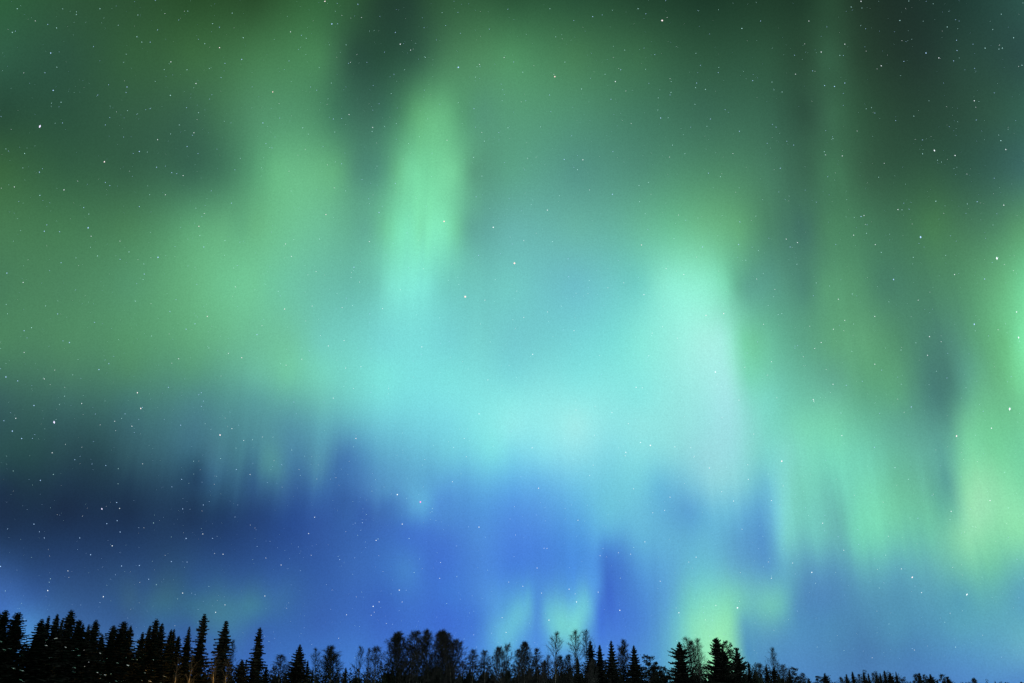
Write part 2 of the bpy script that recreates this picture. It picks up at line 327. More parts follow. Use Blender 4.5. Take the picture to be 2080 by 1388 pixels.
# Every tree mesh is 20 m tall; the things scale it to their own height and spread.
H = 20.0
def spruce(seed, R=1.0, power=0.8, full=0.62, ragged=0.25, droop=0.35, dens=1.0, snow=0, tier=0.42):
    """R is the half width of the crown at the foot of the visible part; returns trunk, crown and snow meshes"""
    rng = random.Random(seed)
    tm, _ = trunk_mesh(rng, H * 0.985, 0.2, M_BARK, 0.03)
    mb = MB()
    z = H * 0.995
    tips = []
    def env(z):
        t = 1 - z / H
        r = R * min(1.0, (t + 0.004) / full) ** power
        if t > full: r = R * (1.0 - 0.15 * (t - full))
        bi = t * 34; k = int(bi)
        return r * (bulge[k] * (1 - (bi - k)) + bulge[k + 1] * (bi - k))
    bulge = [rng.uniform(1 - ragged * 0.7, 1 + ragged * 0.5) for _ in range(40)]
    # the dense needles close to the trunk that no sky shows through
    rings = [(H * 0.985, 0.02)]
    zc = H * 0.97
    while zc > 0.8:
        rings.append((zc, env(zc) * rng.uniform(0.52, 0.68))); rings.append((zc - 0.12, env(zc) * rng.uniform(0.30, 0.42)))
        zc -= 0.55
    cb = len(mb.v); ncs = 9
    for zr, rr in rings:
        for q in range(ncs):
            a = 6.283 * q / ncs + rng.uniform(-.2, .2); g = rr * rng.uniform(0.75, 1.2)
            mb.v.append(Vector((math.cos(a) * g, math.sin(a) * g, zr + rng.uniform(-.1, .1))))
    for k in range(len(rings) - 1):
        for q in range(ncs):
            a = cb + k * ncs + q; b = cb + k * ncs + (q + 1) % ncs
            mb.f.append((a, b, b + ncs, a + ncs))
    while z > 1.2:
        t = 1 - z / H
        r = env(z)
        nb = max(5, int((5 + r * 2.6) * dens * (0.6 + tier)))
        a0 = rng.uniform(0, 6.28)
        for i in range(nb):
            a = a0 + 6.283 * i / nb + rng.uniform(-0.3, 0.3)
            Lb = r * rng.uniform(0.72, 1.12) * (1 + (0.20 if rng.random() < ragged * 0.4 else 0))
            dirh = Vector((math.cos(a), math.sin(a), 0)); side = Vector((-math.sin(a), math.cos(a), 0))
            rise = 0.70 - 2.2 * t if t < 0.2 else max(0.05, 0.30 - 0.35 * t)
            zz = z + rng.uniform(-0.12, 0.12)
            def bp(s):
                return dirh * (Lb * s) + Vector((0, 0, zz + Lb * (rise * s - droop * s * s * 0.9 + (0.10 if t > 0.1 else 0) * s ** 5)))
            ns = max(2, int(Lb / 0.30))
            wid = 0.05 + 0.40 * min(1.0, Lb)
            prev = bp(0.05)
            for q in range(1, ns + 1):
                s = q / ns
                p = bp(s)
                ws = wid * (1.25 - s * 0.75) * rng.uniform(0.7, 1.25)
                for sg in (-1, 1):           # side sprays, slightly hanging
                    e = prev + side * (sg * ws * 1.35) + dirh * (0.20 * Lb / ns + 0.10) + Vector((0, 0, -rng.uniform(0.02, 0.16)))
                    mb.quad(prev, p, p + (e - p) * 0.6 + dirh * 0.08, e)
                # hanging curtain of needles below the branch
                hang = rng.uniform(0.30, 0.95) * tier * min(1.0, 0.3 + Lb) * (1.15 - 0.5 * s)
                mb.quad(prev, p, p + Vector((0, 0, -hang)) + side * rng.uniform(-0.08, 0.08), prev + Vector((0, 0, -hang * rng.uniform(0.5, 1.2))))
                prev = p
            mb.tri(prev + side * 0.05, prev - side * 0.05, prev + dirh * rng.uniform(0.08, 0.2) + Vector((0, 0, 0.05 if t > .1 else 0.12)))
            if snow and 0.25 < t < 0.68 and Lb > 0.6:
                tips.append((bp(rng.uniform(0.7, 0.95)), Lb, a))
        z -= (0.20 + (tier - 0.20) * min(1.0, r * 1.1)) * rng.uniform(0.8, 1.2)
    crown = mb.mesh('crown', M_NEEDLE)
    clumps = []
    if snow:
        rng.shuffle(tips)
        for (p, Lb, a) in tips[:snow]:
            big = rng.random() < 0.3
            ln = rng.uniform(0.12, 0.26) * (1.6 if big else 1.0)
            sn = MB()
            sn.lump(Vector((0, 0, 0)), ln * 1.5, ln * 0.45, rng.uniform(0.045, 0.09) * (1.4 if big else 1), rng, a + rng.uniform(-.4, .4), 0.3)
            clumps.append((p + Vector((0, 0, 0.12)), sn.mesh('snow_clump', M_SNOW)))
    return tm, crown, clumps

def birch(seed, R=3.0, base=0.35, limbs=26, ang=0.6, droop=0.25, subs=7, twigs=6, tw=0.022, bark=None, stems=1, shape=0.78):
    rng = random.Random(seed)
    bark = bark or M_BIRCH
    tb = MB(); mb = MB()
    def rot(d, amount):
        ax = Vector((rng.gauss(0, 1), rng.gauss(0, 1), rng.gauss(0, 1))).cross(d)
        if ax.length < 1e-4: ax = Vector((1, 0, 0))
        return Matrix.Rotation(amount, 3, ax.normalized()) @ d
    def path(p, d, L, n, bend):
        pts = [p.copy()]
        for _ in range(n):
            d = (d + Vector((rng.gauss(0, .10), rng.gauss(0, .10), bend + rng.gauss(0, .08)))).normalized()
            p = p + d * (L / n); pts.append(p.copy())
        return pts, d
    for st in range(stems):
        lean = Vector((0, 0, 1))
        if stems > 1:
            aa = rng.uniform(0, 6.28); lean = Vector((math.cos(aa) * R * 0.035, math.sin(aa) * R * 0.035, 1)).normalized()
        hs = H * (1.0 if st == 0 else rng.uniform(0.88, 0.98))
        p = Vector((rng.uniform(-.4, .4), rng.uniform(-.4, .4), 0)) if stems > 1 else Vector((0, 0, 0))
        tp = []; n = 16; q = p.copy()
        for k in range(n + 1):
            tp.append(q.copy()); q = q + lean * (hs / n) + Vector((rng.gauss(0, .06), rng.gauss(0, .06), 0))
        r0 = 0.17 if stems == 1 else 0.13
        cut = int(n * 0.72)
        tb.tube(tp[:cut + 1], [r0 * (1 - k / n) ** 0.8 + 0.015 for k in range(cut + 1)], 7)
        mb.tube(tp[cut:], [r0 * (1 - k / n) ** 0.8 + 0.015 for k in range(cut, n + 1)], 5)
        for i in range(limbs // stems):
            u = base + (0.97 - base) * ((i + rng.random()) / (limbs // stems))
            fk = u * n; k = int(fk)
            o = tp[k].lerp(tp[min(k + 1, n)], fk - k)
            v = (u - base) / (1 - base)
            env = R * (0.42 + 0.58 * math.sin(math.pi * min(1, (0.18 + 0.80 * v) ** shape))) if v < 0.9 else R * 0.35
            a = i * 2.4 + rng.uniform(-.4, .4)
            an = ang * rng.uniform(0.75, 1.25) * (1 - 0.35 * v)
            d = Vector((math.cos(a) * math.sin(an), math.sin(a) * math.sin(an), math.cos(an)))
            Lm = min(env / max(0.25, math.sin(an)), (hs - o.z) * 1.25 + 0.6) * rng.uniform(0.75, 1.1)
            while Lm > 0.5 and o.z + Lm * math.cos(an * 0.85) > hs - 0.30 * hs * (1 - base) * min(1.6, Lm * math.sin(an) / R) ** 1.4 + 0.15: Lm *= 0.92
            pts, dd = path(o, d, Lm, 5, 0.05)
            rb = 0.015 + 0.009 * Lm
            mb.tube(pts, [rb * (1 - j / 5.6) + 0.010 for j in range(6)], 3)
            for s in range(subs):
                g = 0.25 + 0.75 * (s + rng.random()) / subs
                j = min(4, int(g * 5)); o2 = pts[j].lerp(pts[j + 1], g * 5 - j)
                d2 = rot((pts[j + 1] - pts[j]).normalized(), rng.uniform(0.45, 0.9))
                L2 = Lm * rng.uniform(0.25, 0.45) * (1.15 - 0.5 * g) + 0.3
                p2, _ = path(o2, d2, L2, 3, 0.10 - droop * 0.4)
                mb.tube(p2, [tw * 1.5, tw * 1.3, tw * 1.1, tw * 0.8], 3)
                for _t in range(twigs):
                    g2 = rng.uniform(0.15, 1.0); j2 = min(2, int(g2 * 3))
                    o3 = p2[j2].lerp(p2[j2 + 1], g2 * 3 - j2)
                    d3 = rot((p2[j2 + 1] - p2[j2]).normalized(), rng.uniform(0.35, 0.8))
                    p3, _ = path(o3, d3, rng.uniform(0.45, 1.05), 2, -droop)
                    mb.tube(p3, [tw, tw * 0.8, tw * 0.5], 3)
    return tb.mesh('trunk', bark), mb.mesh('branches', M_TWIG), None

def pine(seed, R=3.0, base=0.3, limbs=22, tuft=0.95, cards=70, conic=0.6):
    rng = random.Random(seed)
    tm, tp = trunk_mesh(rng, H * 0.97, 0.22, M_BARK, 0.10)
    mb = MB()
    def clump(c, s):
        for _ in range(cards):
            o = Vector((rng.gauss(0, .45), rng.gauss(0, .45), rng.gauss(0, .34))) * s
            d = (o.normalized() * 0.6 + Vector((rng.gauss(0, .5), rng.gauss(0, .5), rng.gauss(.25, .4)))).normalized()
            sd = d.cross(Vector((rng.gauss(0, 1), rng.gauss(0, 1), rng.gauss(0, 1)))).normalized()
            ln = rng.uniform(.28, .55) * (0.6 + s * 0.5); w = ln * rng.uniform(.25, .45)
            b = c + o
            mb.quad(b - sd * w * .5, b + d * ln * .5 - sd * w, b + d * ln, b + d * ln * .5 + sd * w)
    for i in range(limbs):
        u = base + (1.0 - base) * ((i + rng.random() * .8) / limbs)
        k = min(11, int(u * 12)); o = tp[k].lerp(tp[k + 1], u * 12 - k)
        v = (u - base) / (1 - base)
        env = R * ((1 - v) ** conic * 0.95 + 0.10) * rng.uniform(0.6, 1.15)
        a = i * 2.4 + rng.uniform(-.5, .5)
        e = o + Vector((math.cos(a) * env, math.sin(a) * env, env * rng.uniform(.0, .45)))
        m = o.lerp(e, .5) + Vector((0, 0, -.1 * env))
        mb.tube([o, m, e], [.05, .035, .015], 3)
        nt_ = max(1, int(env / (tuft * .75)))
        for q in range(nt_):
            g = (q + 1) / nt_
            clump(o.lerp(e, g * 0.95) + Vector((rng.gauss(0, .2), rng.gauss(0, .2), rng.gauss(0.1, .15))), tuft * rng.uniform(.7, 1.15) * (1 - .35 * v))
    clump(Vector((tp[-1].x, tp[-1].y, H * .965)), tuft * .45)
    return tm, mb.mesh('crown', M_PINE), None

VARIANT = {}
def variant(kind, i):
    key = (kind, i)
    if key in VARIANT: return VARIANT[key]
    s = hash_(kind, i)
    vr = random.Random(s * 3 + 1)
    if kind == 'N':   v = spruce(s, R=3.1, power=vr.uniform(.62, .86), full=vr.uniform(.52, .7), ragged=vr.uniform(.18, .5), droop=vr.uniform(.22, .42), snow=14, tier=vr.uniform(.38, .6))             # snow flecked cone
    elif kind == 'S': v = spruce(s, R=2.4, power=vr.uniform(.64, .88), full=vr.uniform(.5, .68), ragged=vr.uniform(.2, .55), droop=vr.uniform(.2, .4), tier=vr.uniform(.45, .7))                       # plain cone
    elif kind == 'C': v = spruce(s, R=1.5, power=0.62, full=0.42, ragged=0.55, droop=0.3, dens=0.95, tier=0.62, snow=7 if i == 0 else 0)   # column
    elif kind == 'K': v = spruce(s, R=2.9, power=0.85, full=0.42, ragged=0.18, droop=0.16, tier=0.72)  # neat broad cone
    elif kind == 'B': v = birch(s, R=3.6, base=0.16, limbs=56, ang=0.66, droop=0.20, subs=9, twigs=12, tw=0.020, stems=1 + i % 3)
    elif kind == 'D': v = birch(s, R=2.4, base=0.20, limbs=40, ang=0.75, droop=0.40, subs=7, twigs=8, tw=0.021)
    elif kind == 'T': v = birch(s, R=2.0, base=0.34, limbs=26, ang=0.50, droop=0.0, subs=6, twigs=6, tw=0.016)
    elif kind == 'F': v = birch(s, R=2.2, base=0.22, limbs=48, ang=0.55, droop=0.05, subs=8, twigs=11, tw=0.019, stems=2)
    elif kind == 'A': v = birch(s, R=1.6, base=0.30, limbs=14, ang=0.45, droop=0.0, subs=4, twigs=3, tw=0.016, bark=M_ASPEN)
    elif kind == 'P': v = spruce(s, R=3.3, power=vr.uniform(.55, .68), full=.5, ragged=1.0, droop=-.04, tier=.78, dens=1.15)
    elif kind == 'Q': v = pine(s, R=3.4, base=0.35, limbs=20, conic=0.42, tuft=1.2, cards=95)
    VARIANT[key] = v
    return v

def hash_(kind, i): return ord(kind) * 31 + i * 7 + 5

NOMINAL = {'N': 6.2, 'S': 4.8, 'C': 3.1, 'K': 5.8, 'B': 7.2, 'D': 5.0, 'T': 4.2, 'F': 5.0, 'A': 3.4, 'P': 6.2, 'Q': 6.8}
KIND = {'N': ('spruce_tree', 'spruce', 'snow flecked spruces of the dark stand'),
        'S': ('spruce_tree', 'spruce', 'spruces of the treeline'), 'C': ('spruce_tree', 'spruce', 'spruces of the treeline'),
        'K': ('spruce_tree', 'spruce', 'spruces of the treeline'),
        'B': ('birch_tree', 'birch', 'bare birches of the treeline'), 'D': ('birch_tree', 'birch', 'bare birches of the treeline'),
        'T': ('birch_tree', 'birch', 'bare birches of the treeline'), 'F': ('birch_tree', 'birch', 'bare birches of the treeline'),
        'A': ('aspen_tree', 'aspen', 'lamp lit bare aspens before the spruces'),
        'P': ('pine_tree', 'pine', 'pines of the treeline'), 'Q': ('pine_tree', 'pine', 'pines of the treeline')}
_turn = random.Random(4)
def plant(kind, i, px, py, w, dist, label, lean=0.0):
    name, cat, grp = KIND[kind]
    top = at(px, py, dist)
    mpp = math.hypot(dist, top.z) / math.hypot(FPX, px - 1040) * 1.0
    hgt = top.z * (1.0 if kind in 'BDTFA' else 1.005)
    root = bpy.data.objects.new(name, None)
    COL.objects.link(root)
    root.empty_display_size = 0.5
    root.location = (top.x - math.tan(lean) * hgt, top.y, 0.0)
    root.rotation_euler = (0, lean, 0) if lean else (_turn.uniform(-.03, .03), 0, 0)
    s = w * mpp / NOMINAL[kind]
    root.scale = (s, s, hgt / H)
    turn = _turn.uniform(0, 6.283)
    root['label'] = label; root['category'] = cat; root['group'] = grp
    tm, cm, sm = variant(kind, i)
    for nm, me in (('trunk', tm), ('crown' if kind in 'NSCKPQ' else 'branches', cm)):
        o = bpy.data.objects.new(nm, me)
        COL.objects.link(o)
        o.parent = root
        o.rotation_euler = (0, 0, turn)
    for p, me in sm or ():                   # o is the crown: the snow lies on its boughs
        c = bpy.data.objects.new('snow_clump', me)
        COL.objects.link(c)
        c.parent = o; c.location = p
    return root

# ------------------------------------------------------------------ the treeline, one line per tree
# kind, mesh, where its tip stands in the view, crown width, distance, label
TREES = [
('N',0,-4,1243,91,150,'snow flecked spruce cut off by the left picture edge'),
('N',1,11,1241,86,151,'snow flecked spruce at the far left, first full pointed tip from the edge'),
('N',2,35,1245,80,152,'snow flecked spruce just left of the first V shaped sky gap'),
('N',3,88,1259,105,154,'snow flecked spruce with a long sloping left flank, right of the first sky gap'),
('N',4,101,1253,55,158,'narrow spruce tip squeezed beside the long sloping spruce'),
('N',0,117,1249,72,155,'snow flecked spruce second tallest in the stand, left of its tallest tip'),
('N',5,126,1257,41,160,'thin low spruce tip between the two tallest snow flecked spruces'),
('N',1,144,1240,80,153,'tallest pointed spruce of the snow flecked stand, ragged right side'),
('N',2,163,1261,63,156,'snow flecked spruce directly right of the tallest pointed one'),
('N',3,171,1268,55,159,'small spruce tip, middle of three low tips right of the tallest'),
('N',4,180,1270,55,158,'lowest of three small spruce tips, beside the blunt broad spruce'),
('N',5,197,1261,77,154,'blunt topped broad snow flecked spruce before the second sky gap'),
('N',0,210,1290,61,157,'low shouldered spruce on the right slope of the blunt broad one'),
('N',1,232,1272,72,156,'snow flecked spruce, left tip of the trio between two sky gaps'),
('N',2,253,1264,75,157,'snow flecked spruce, highest tip of the trio between two sky gaps'),
('N',3,266,1272,63,159,'snow flecked spruce, right tip of the trio between two sky gaps'),
('N',4,292,1286,63,160,'low thin spruce starting the second cluster, right of a sky gap'),
('S',0,305,1273,49,161,'spruce left of the tall tip in the second spruce cluster'),
('N',5,320,1259,75,162,'tallest spruce of the second cluster, straight sharp crown'),
('S',1,331,1268,55,163,'spruce right of the tall tip in the second spruce cluster'),
('S',2,348,1280,55,164,'left of a twin tipped pair of spruces in a dark clump'),
('S',3,354,1280,47,165,'right of a twin tipped pair of spruces in a dark clump'),
('S',4,362,1293,44,166,'short round tipped spruce between the twin tips and the next narrow spruce'),
('S',5,386,1275,55,168,'narrow spruce standing close left of the tallest columnar spruce'),
('C',0,414,1248,41,170,'tall columnar spruce, highest and most ragged outside the snowy stand'),
('S',6,459,1262,60,171,'broad shouldered spruce right of the tall column, thinning to a spike'),
('T',0,476,1304,22,176,'bare pale birch hugging the right side of the broad shouldered spruce'),
('P',0,493,1342,36,173,'small round tufted pine between two tall lone spruces'),
('C',1,528,1276,39,175,'slim columnar lone spruce with stepped ragged branches'),
('P',1,541,1357,21,178,'tiny pine at the right foot of the slim lone spruce'),
('A',0,362,1336,20,158,'lamp lit yellow bare aspen, leftmost of the glowing trunks'),
('A',1,391,1332,22,159,'lamp lit bare aspen under the tall columnar spruce'),
('A',2,441,1328,24,159,'lamp lit bare aspen in front of the broad shouldered spruce'),
('A',3,463,1334,22,160,'lamp lit bare aspen, rightmost of the glowing trunks'),
('D',0,572,1332,43,186,'small hazy bushy birch left of the neat cone spruce'),
('K',0,609,1310,51,184,'neat cone shaped spruce standing alone with even tiers'),
('S',2,625,1342,23,186,'small spruce tip tucked into the right flank of the neat cone'),
('S',3,635,1360,18,190,'dwarf spruce at the foot of the pale wispy birch'),
('T',1,645,1320,24,192,'pale wispy bare birch right of the neat cone spruce'),
('T',2,668,1318,22,195,'thin bare birch at the left side of the dense fan shaped one'),
('F',0,681,1314,51,194,'dense fan shaped bare birch with many upright stems'),
('S',4,703,1357,21,190,'small dark spruce at the right foot of the fan shaped birch'),
('T',3,733,1315,22,200,'slender bare birch with a dark upright trunk, left of a pair'),
('T',0,748,1320,18,202,'slender bare birch, thin right partner of the pair'),
('D',1,764,1314,38,200,'tufted drooping birch left of the first big dense birch'),
('S',5,787,1363,16,205,'tiny dark spruce before the gap left of the first big birch'),
('B',0,806,1291,46,206,'side crown birch on the left shoulder of the first big birch'),
('B',1,827,1282,65,205,'first big dense birch with a broad domed crown'),
('B',2,848,1298,45,207,'side crown birch on the right shoulder of the first big birch'),
('F',1,881,1283,45,208,'tall birch with sky showing through, left end of the flat topped clump'),
('B',3,899,1284,49,210,'tall birch second in the flat topped clump'),
('F',2,911,1287,41,211,'birch in the middle of the flat topped clump, slightly lower'),
('B',4,924,1286,56,209,'dense birch at the right end of the flat topped clump'),
('D',2,962,1321,36,212,'small open birch alone right of the flat topped clump'),
('D',3,985,1321,29,214,'slim tufted birch between the small open birch and the next bushy one'),
('B',5,1020,1308,40,214,'bushy pointed birch under the left curl of low green light'),
('S',6,1028,1356,13,208,'tiny dark spruce tip in front of the bushy pointed birches'),
('D',4,1052,1319,29,217,'low loose birch leaning against a taller dark crowned one'),
('B',0,1066,1307,40,216,'dark crowned birch with one thick upright top, right of the bushy pointed one'),
('D',5,1089,1318,29,218,'small drooping birch before the tall see through one'),
('B',2,1105,1332,24,214,'low dark bushy birch under the tall see through one'),
('T',1,1127,1288,32,212,'tall see through birch with a dark trunk, first of three against the green glow'),
('B',1,1142,1331,34,216,'low rounded birch between two tall see through birches'),
('T',2,1168,1284,34,214,'tall see through birch, middle of three against the green glow'),
('T',3,1189,1282,28,216,'tall see through birch touching the blunt spruce, last of three'),
('S',0,1173,1336,26,210,'small spruce at the foot of the middle see through birch'),
('C',2,1199,1303,34,212,'blunt club topped spruce, first of three dark spruces'),
('S',1,1218,1311,39,214,'lower rounded spruce, middle of three dark spruces'),
('K',1,1241,1303,37,213,'sharp topped spruce, last of three dark spruces'),
('F',1,1208,1342,20,206,'forked pale bare sapling in front of the three dark spruces'),
('F',0,1261,1302,30,222,'hazy upright birch between sharp topped spruce and broad armed spruce'),
('K',2,1287,1312,41,220,'broad armed spruce with upswept branches, alone left of the round pine'),
('Q',0,1315,1333,44,222,'round crowned pine right of the broad armed spruce'),
('Q',1,1332,1344,31,224,'lower shoulder pine on the right of the round crowned pine'),
('Q',2,1349,1355,26,228,'flat low pine in the dip before the birch and pine clump'),
('P',2,1380,1305,58,226,'dense pine leading the clump of leaning feathery birches'),
('T',1,1394,1297,36,228,'feathery birch rising above the dense pine, its top leaning left',-0.12),
('D',2,1403,1303,30,228,'dark feathery birch in the middle of the clump beside the pine',-0.06),
('T',0,1417,1301,34,227,'brown feathery birch with a leaning white trunk, right end of its clump'),
('P',3,1455,1298,50,230,'tall pine standing against the brightest low green glow'),
('P',0,1467,1315,31,232,'lower pine tip between the tall pine and the gappy one'),
('Q',3,1474,1301,31,233,'gappy crooked pine with sky between its tufts'),
('P',1,1495,1318,41,234,'pointed conifer at the right edge of the green glow'),
('S',2,1520,1346,31,246,'short spruce right of the green glow, first step down of the treeline'),
('S',3,1531,1362,21,250,'dwarf spruce beside the short stepping spruce'),
('D',1,1541,1348,27,262,'small hazy birch left of the tall lonely wisp'),
('S',4,1557,1354,26,266,'small spruce between the hazy birch and the tall lonely wisp'),
('T',0,1568,1319,26,270,'tall lonely wispy birch standing above small conifers'),
('P',2,1571,1355,28,262,'dark conifer at the foot of the tall lonely wisp'),
('D',2,1592,1351,27,276,'blurry grey birch right of the tall lonely wisp'),
('S',5,1602,1357,18,280,'thin spruce tip left of the round topped pine'),
('Q',0,1611,1357,26,282,'round topped pine ending the near treeline on its descent'),
('D',3,1629,1367,20,288,'small grey birch on the slope before the low gap'),
('P',3,1642,1379,16,292,'lowest bush like pine on the slope before the low gap'),
('Q',1,1660,1373,22,320,'pine with a small ball top, left of a pair in the low gap'),
('P',0,1675,1369,24,322,'tall narrow pine, right of a pair in the low gap'),
('D',4,1708,1376,18,338,'faint grey birch left of the far conifer clump'),
('S',6,1719,1370,23,340,'far conifer, left of the two first tips in the far clump'),
('S',0,1732,1365,26,342,'far conifer, pointed second tip in the far clump'),
('D',5,1744,1370,16,350,'faint bare birch between the first far conifers'),
('S',1,1753,1366,23,356,'far conifer with a solid round tip, left start of the crowded row'),
('S',2,1764,1368,18,358,'thin far conifer leaning next to a faint birch'),
('D',0,1773,1368,16,360,'faint bare birch inside the crowded far row'),
('P',1,1780,1367,16,362,'far conifer right of the faint birch in the crowded row'),
('S',3,1787,1368,21,364,'far conifer directly left of the crowded row\'s highest tip'),
('S',4,1796,1363,23,366,'highest pointed tip of the crowded far row'),
('P',2,1807,1366,21,368,'broad far conifer directly right of the highest tip'),
('S',5,1820,1365,23,370,'far conifer standing a little apart at the right end of its row'),
('D',1,1832,1379,16,372,'faint shrubby birch sloping off the end of the far row'),
('S',6,1850,1384,10,380,'tiny isolated conifer tip between two far groups'),
('Q',2,1858,1370,18,384,'far pine, left of the twin tips opening the last group'),
('P',3,1867,1368,16,385,'far pine, right of the twin tips opening the last group'),
('Q',3,1877,1370,15,387,'far pine leaning left, third tip of the last group'),
('P',0,1889,1371,24,388,'broad far pine, fourth tip of the last group'),
('S',0,1904,1381,16,390,'low conifer in the notch of the last group'),
('Q',0,1912,1371,18,391,'round tall pine after the notch of the last group'),
('P',1,1925,1376,24,392,'sloping pine ending the last far group'),
('B',3,1978,1379,18,420,'lone hazy round bush like birch past the last far group'),
('P',2,2021,1384,12,430,'tiny pine tip just above the bottom edge, right of the lone round birch'),
('Q',1,2042,1386,11,432,'faintest pine tip barely above the bottom edge'),
('P',3,2074,1386,16,434,'pine tip at the far right bottom corner'),
]
for row in TREES:
    plant(*row)

# ------------------------------------------------------------------ dark brush and young growth filling the foot of the wood
def undergrowth():
    rng = random.Random(11)
    prof = [(-60,1326),(60,1318),(260,1326),(400,1345),(480,1352),(540,1366),(620,1366),(700,1362),(770,1358),(800,1342),(860,1335),(945,1340),(1000,1348),
            (1060,1346),(1130,1348),(1200,1342),(1260,1348),(1300,1354),(1345,1362),(1400,1348),(1500,1344),(1520,1354),(1545,1360),(1580,1358),(1615,1366),
            (1632,1374),(1650,1387),(1700,1389),(1720,1384),(1740,1377),(1820,1375),(1836,1386),(1852,1388),(1862,1379),(1915,1380),(1935,1386),(1950,1392),(2140,1397)]
    dist = [(-60,164),(300,170),(540,186),(700,200),(1000,220),(1300,234),(1500,244),(1640,300),(1740,362),(1940,400),(2140,440)]
    ip = lambda tab, x: float(np.interp(x, [a for a, _ in tab], [b for _, b in tab]))
    mb = MB()
    x = -60.0
    while x < 2140:
        d = ip(dist, x) + rng.uniform(-4, 10)
        y = ip(prof, x) + 2 + rng.gauss(0, 6) + (rng.uniform(-10, -3) if rng.random() < 0.15 else 0)
        t = at(x, min(y, 1400), d)
        mpp = d / FPX
        wd = rng.uniform(4, 13) * mpp + 0.3
        # solid dark heart of the bush
        cb = len(mb.v); m7 = 7
        top = rng.uniform(0.66, 0.86)
        lv = [(0.0, 0.6), (0.4 * top, 0.66), (0.7 * top, 0.58), (0.9 * top, 0.38), (top, 0.10)]
        for u, q in lv:
            for k in range(m7):
                a = 6.283 * k / m7; g = wd * q * rng.uniform(.8, 1.3)
                mb.v.append(Vector((t.x + math.cos(a) * g, t.y + math.sin(a) * g, t.z * u + rng.uniform(-.1, .1))))
        for i in range(len(lv) - 1):
            for k in range(m7):
                a = cb + i * m7 + k; b = cb + i * m7 + (k + 1) % m7
                mb.f.append((a, b, b + m7, a + m7))
        n = int((50 + 9 * t.z) * (0.6 + wd / 2.0))
        for _ in range(n):
            v = rng.random() ** 0.8
            z = t.z * v
            wr = wd * (1.0 - 0.75 * v ** 2.2)
            c = Vector((t.x + rng.gauss(0, .5) * wr, t.y + rng.gauss(0, .5) * wr, z))
            dv = Vector((rng.gauss(0, .7), rng.gauss(0, .7), rng.uniform(.2, 1))).normalized()
            sd = dv.cross(Vector((rng.gauss(0, 1), rng.gauss(0, 1), rng.gauss(0, 1)))).normalized()
            ln = rng.uniform(.35, .8) * (1.25 - .6 * v); w = ln * rng.uniform(.2, .45)
            mb.quad(c - sd * w, c + dv * ln * .4 - sd * w * .7, c + dv * ln, c + dv * ln * .4 + sd * w)
        x += rng.uniform(3.0, 6.0)
    o = bpy.data.objects.new('undergrowth', mb.mesh('undergrowth', M_PINE))
    COL.objects.link(o)
    o['kind'] = 'stuff'; o['label'] = 'black tangle of brush and young conifers along the foot of the wood'
    o['category'] = 'undergrowth'
undergrowth()

# ------------------------------------------------------------------ snow covered ground
def ground():
    rng = np.random.default_rng(3)
    xs = np.concatenate([[-9000, -4000, -1500], np.linspace(-700, 700, 57), [1500, 4000, 9000]])
    ys = np.concatenate([[-9000, -3000, -800], np.linspace(-300, 800, 45), [1500, 4000, 9000]])
    V = []; F = []
    for y in ys:
        for x in xs:
            near = math.hypot(x, y) < 12 or abs(x) > 700 or y > 800 or y < -300
            V.append((x, y, -0.02 if near else -0.02 - 0.25 * rng.random()))
    nx = len(xs)
    for j in range(len(ys) - 1):
        for i in range(nx - 1):
            a = j * nx + i
            F.append((a, a + 1, a + nx + 1, a + nx))
    me = bpy.data.meshes.new('ground'); me.from_pydata(V, [], F); me.materials.append(M_SNOW)
    for p in me.polygons: p.use_smooth = True
    o = bpy.data.objects.new('snow_ground', me); COL.objects.link(o)
    o['kind'] = 'structure'; o['label'] = 'snow covered ground at the foot of the trees'
ground()

# the yard lamp whose orange light climbs the aspen trunks; it stands on the ground below the picture
lamp = bpy.data.lights.new('yard_lamp', 'POINT')
lamp.energy = 5000.0
lamp.color = (1.0, 0.46, 0.10)
lamp.shadow_soft_size = 0.12
lamp_o = bpy.data.objects.new('yard_lamp', lamp); COL.objects.link(lamp_o)
_p = at(412, 1388, 153.0); lamp_o.location = (_p.x, _p.y, 2.2)

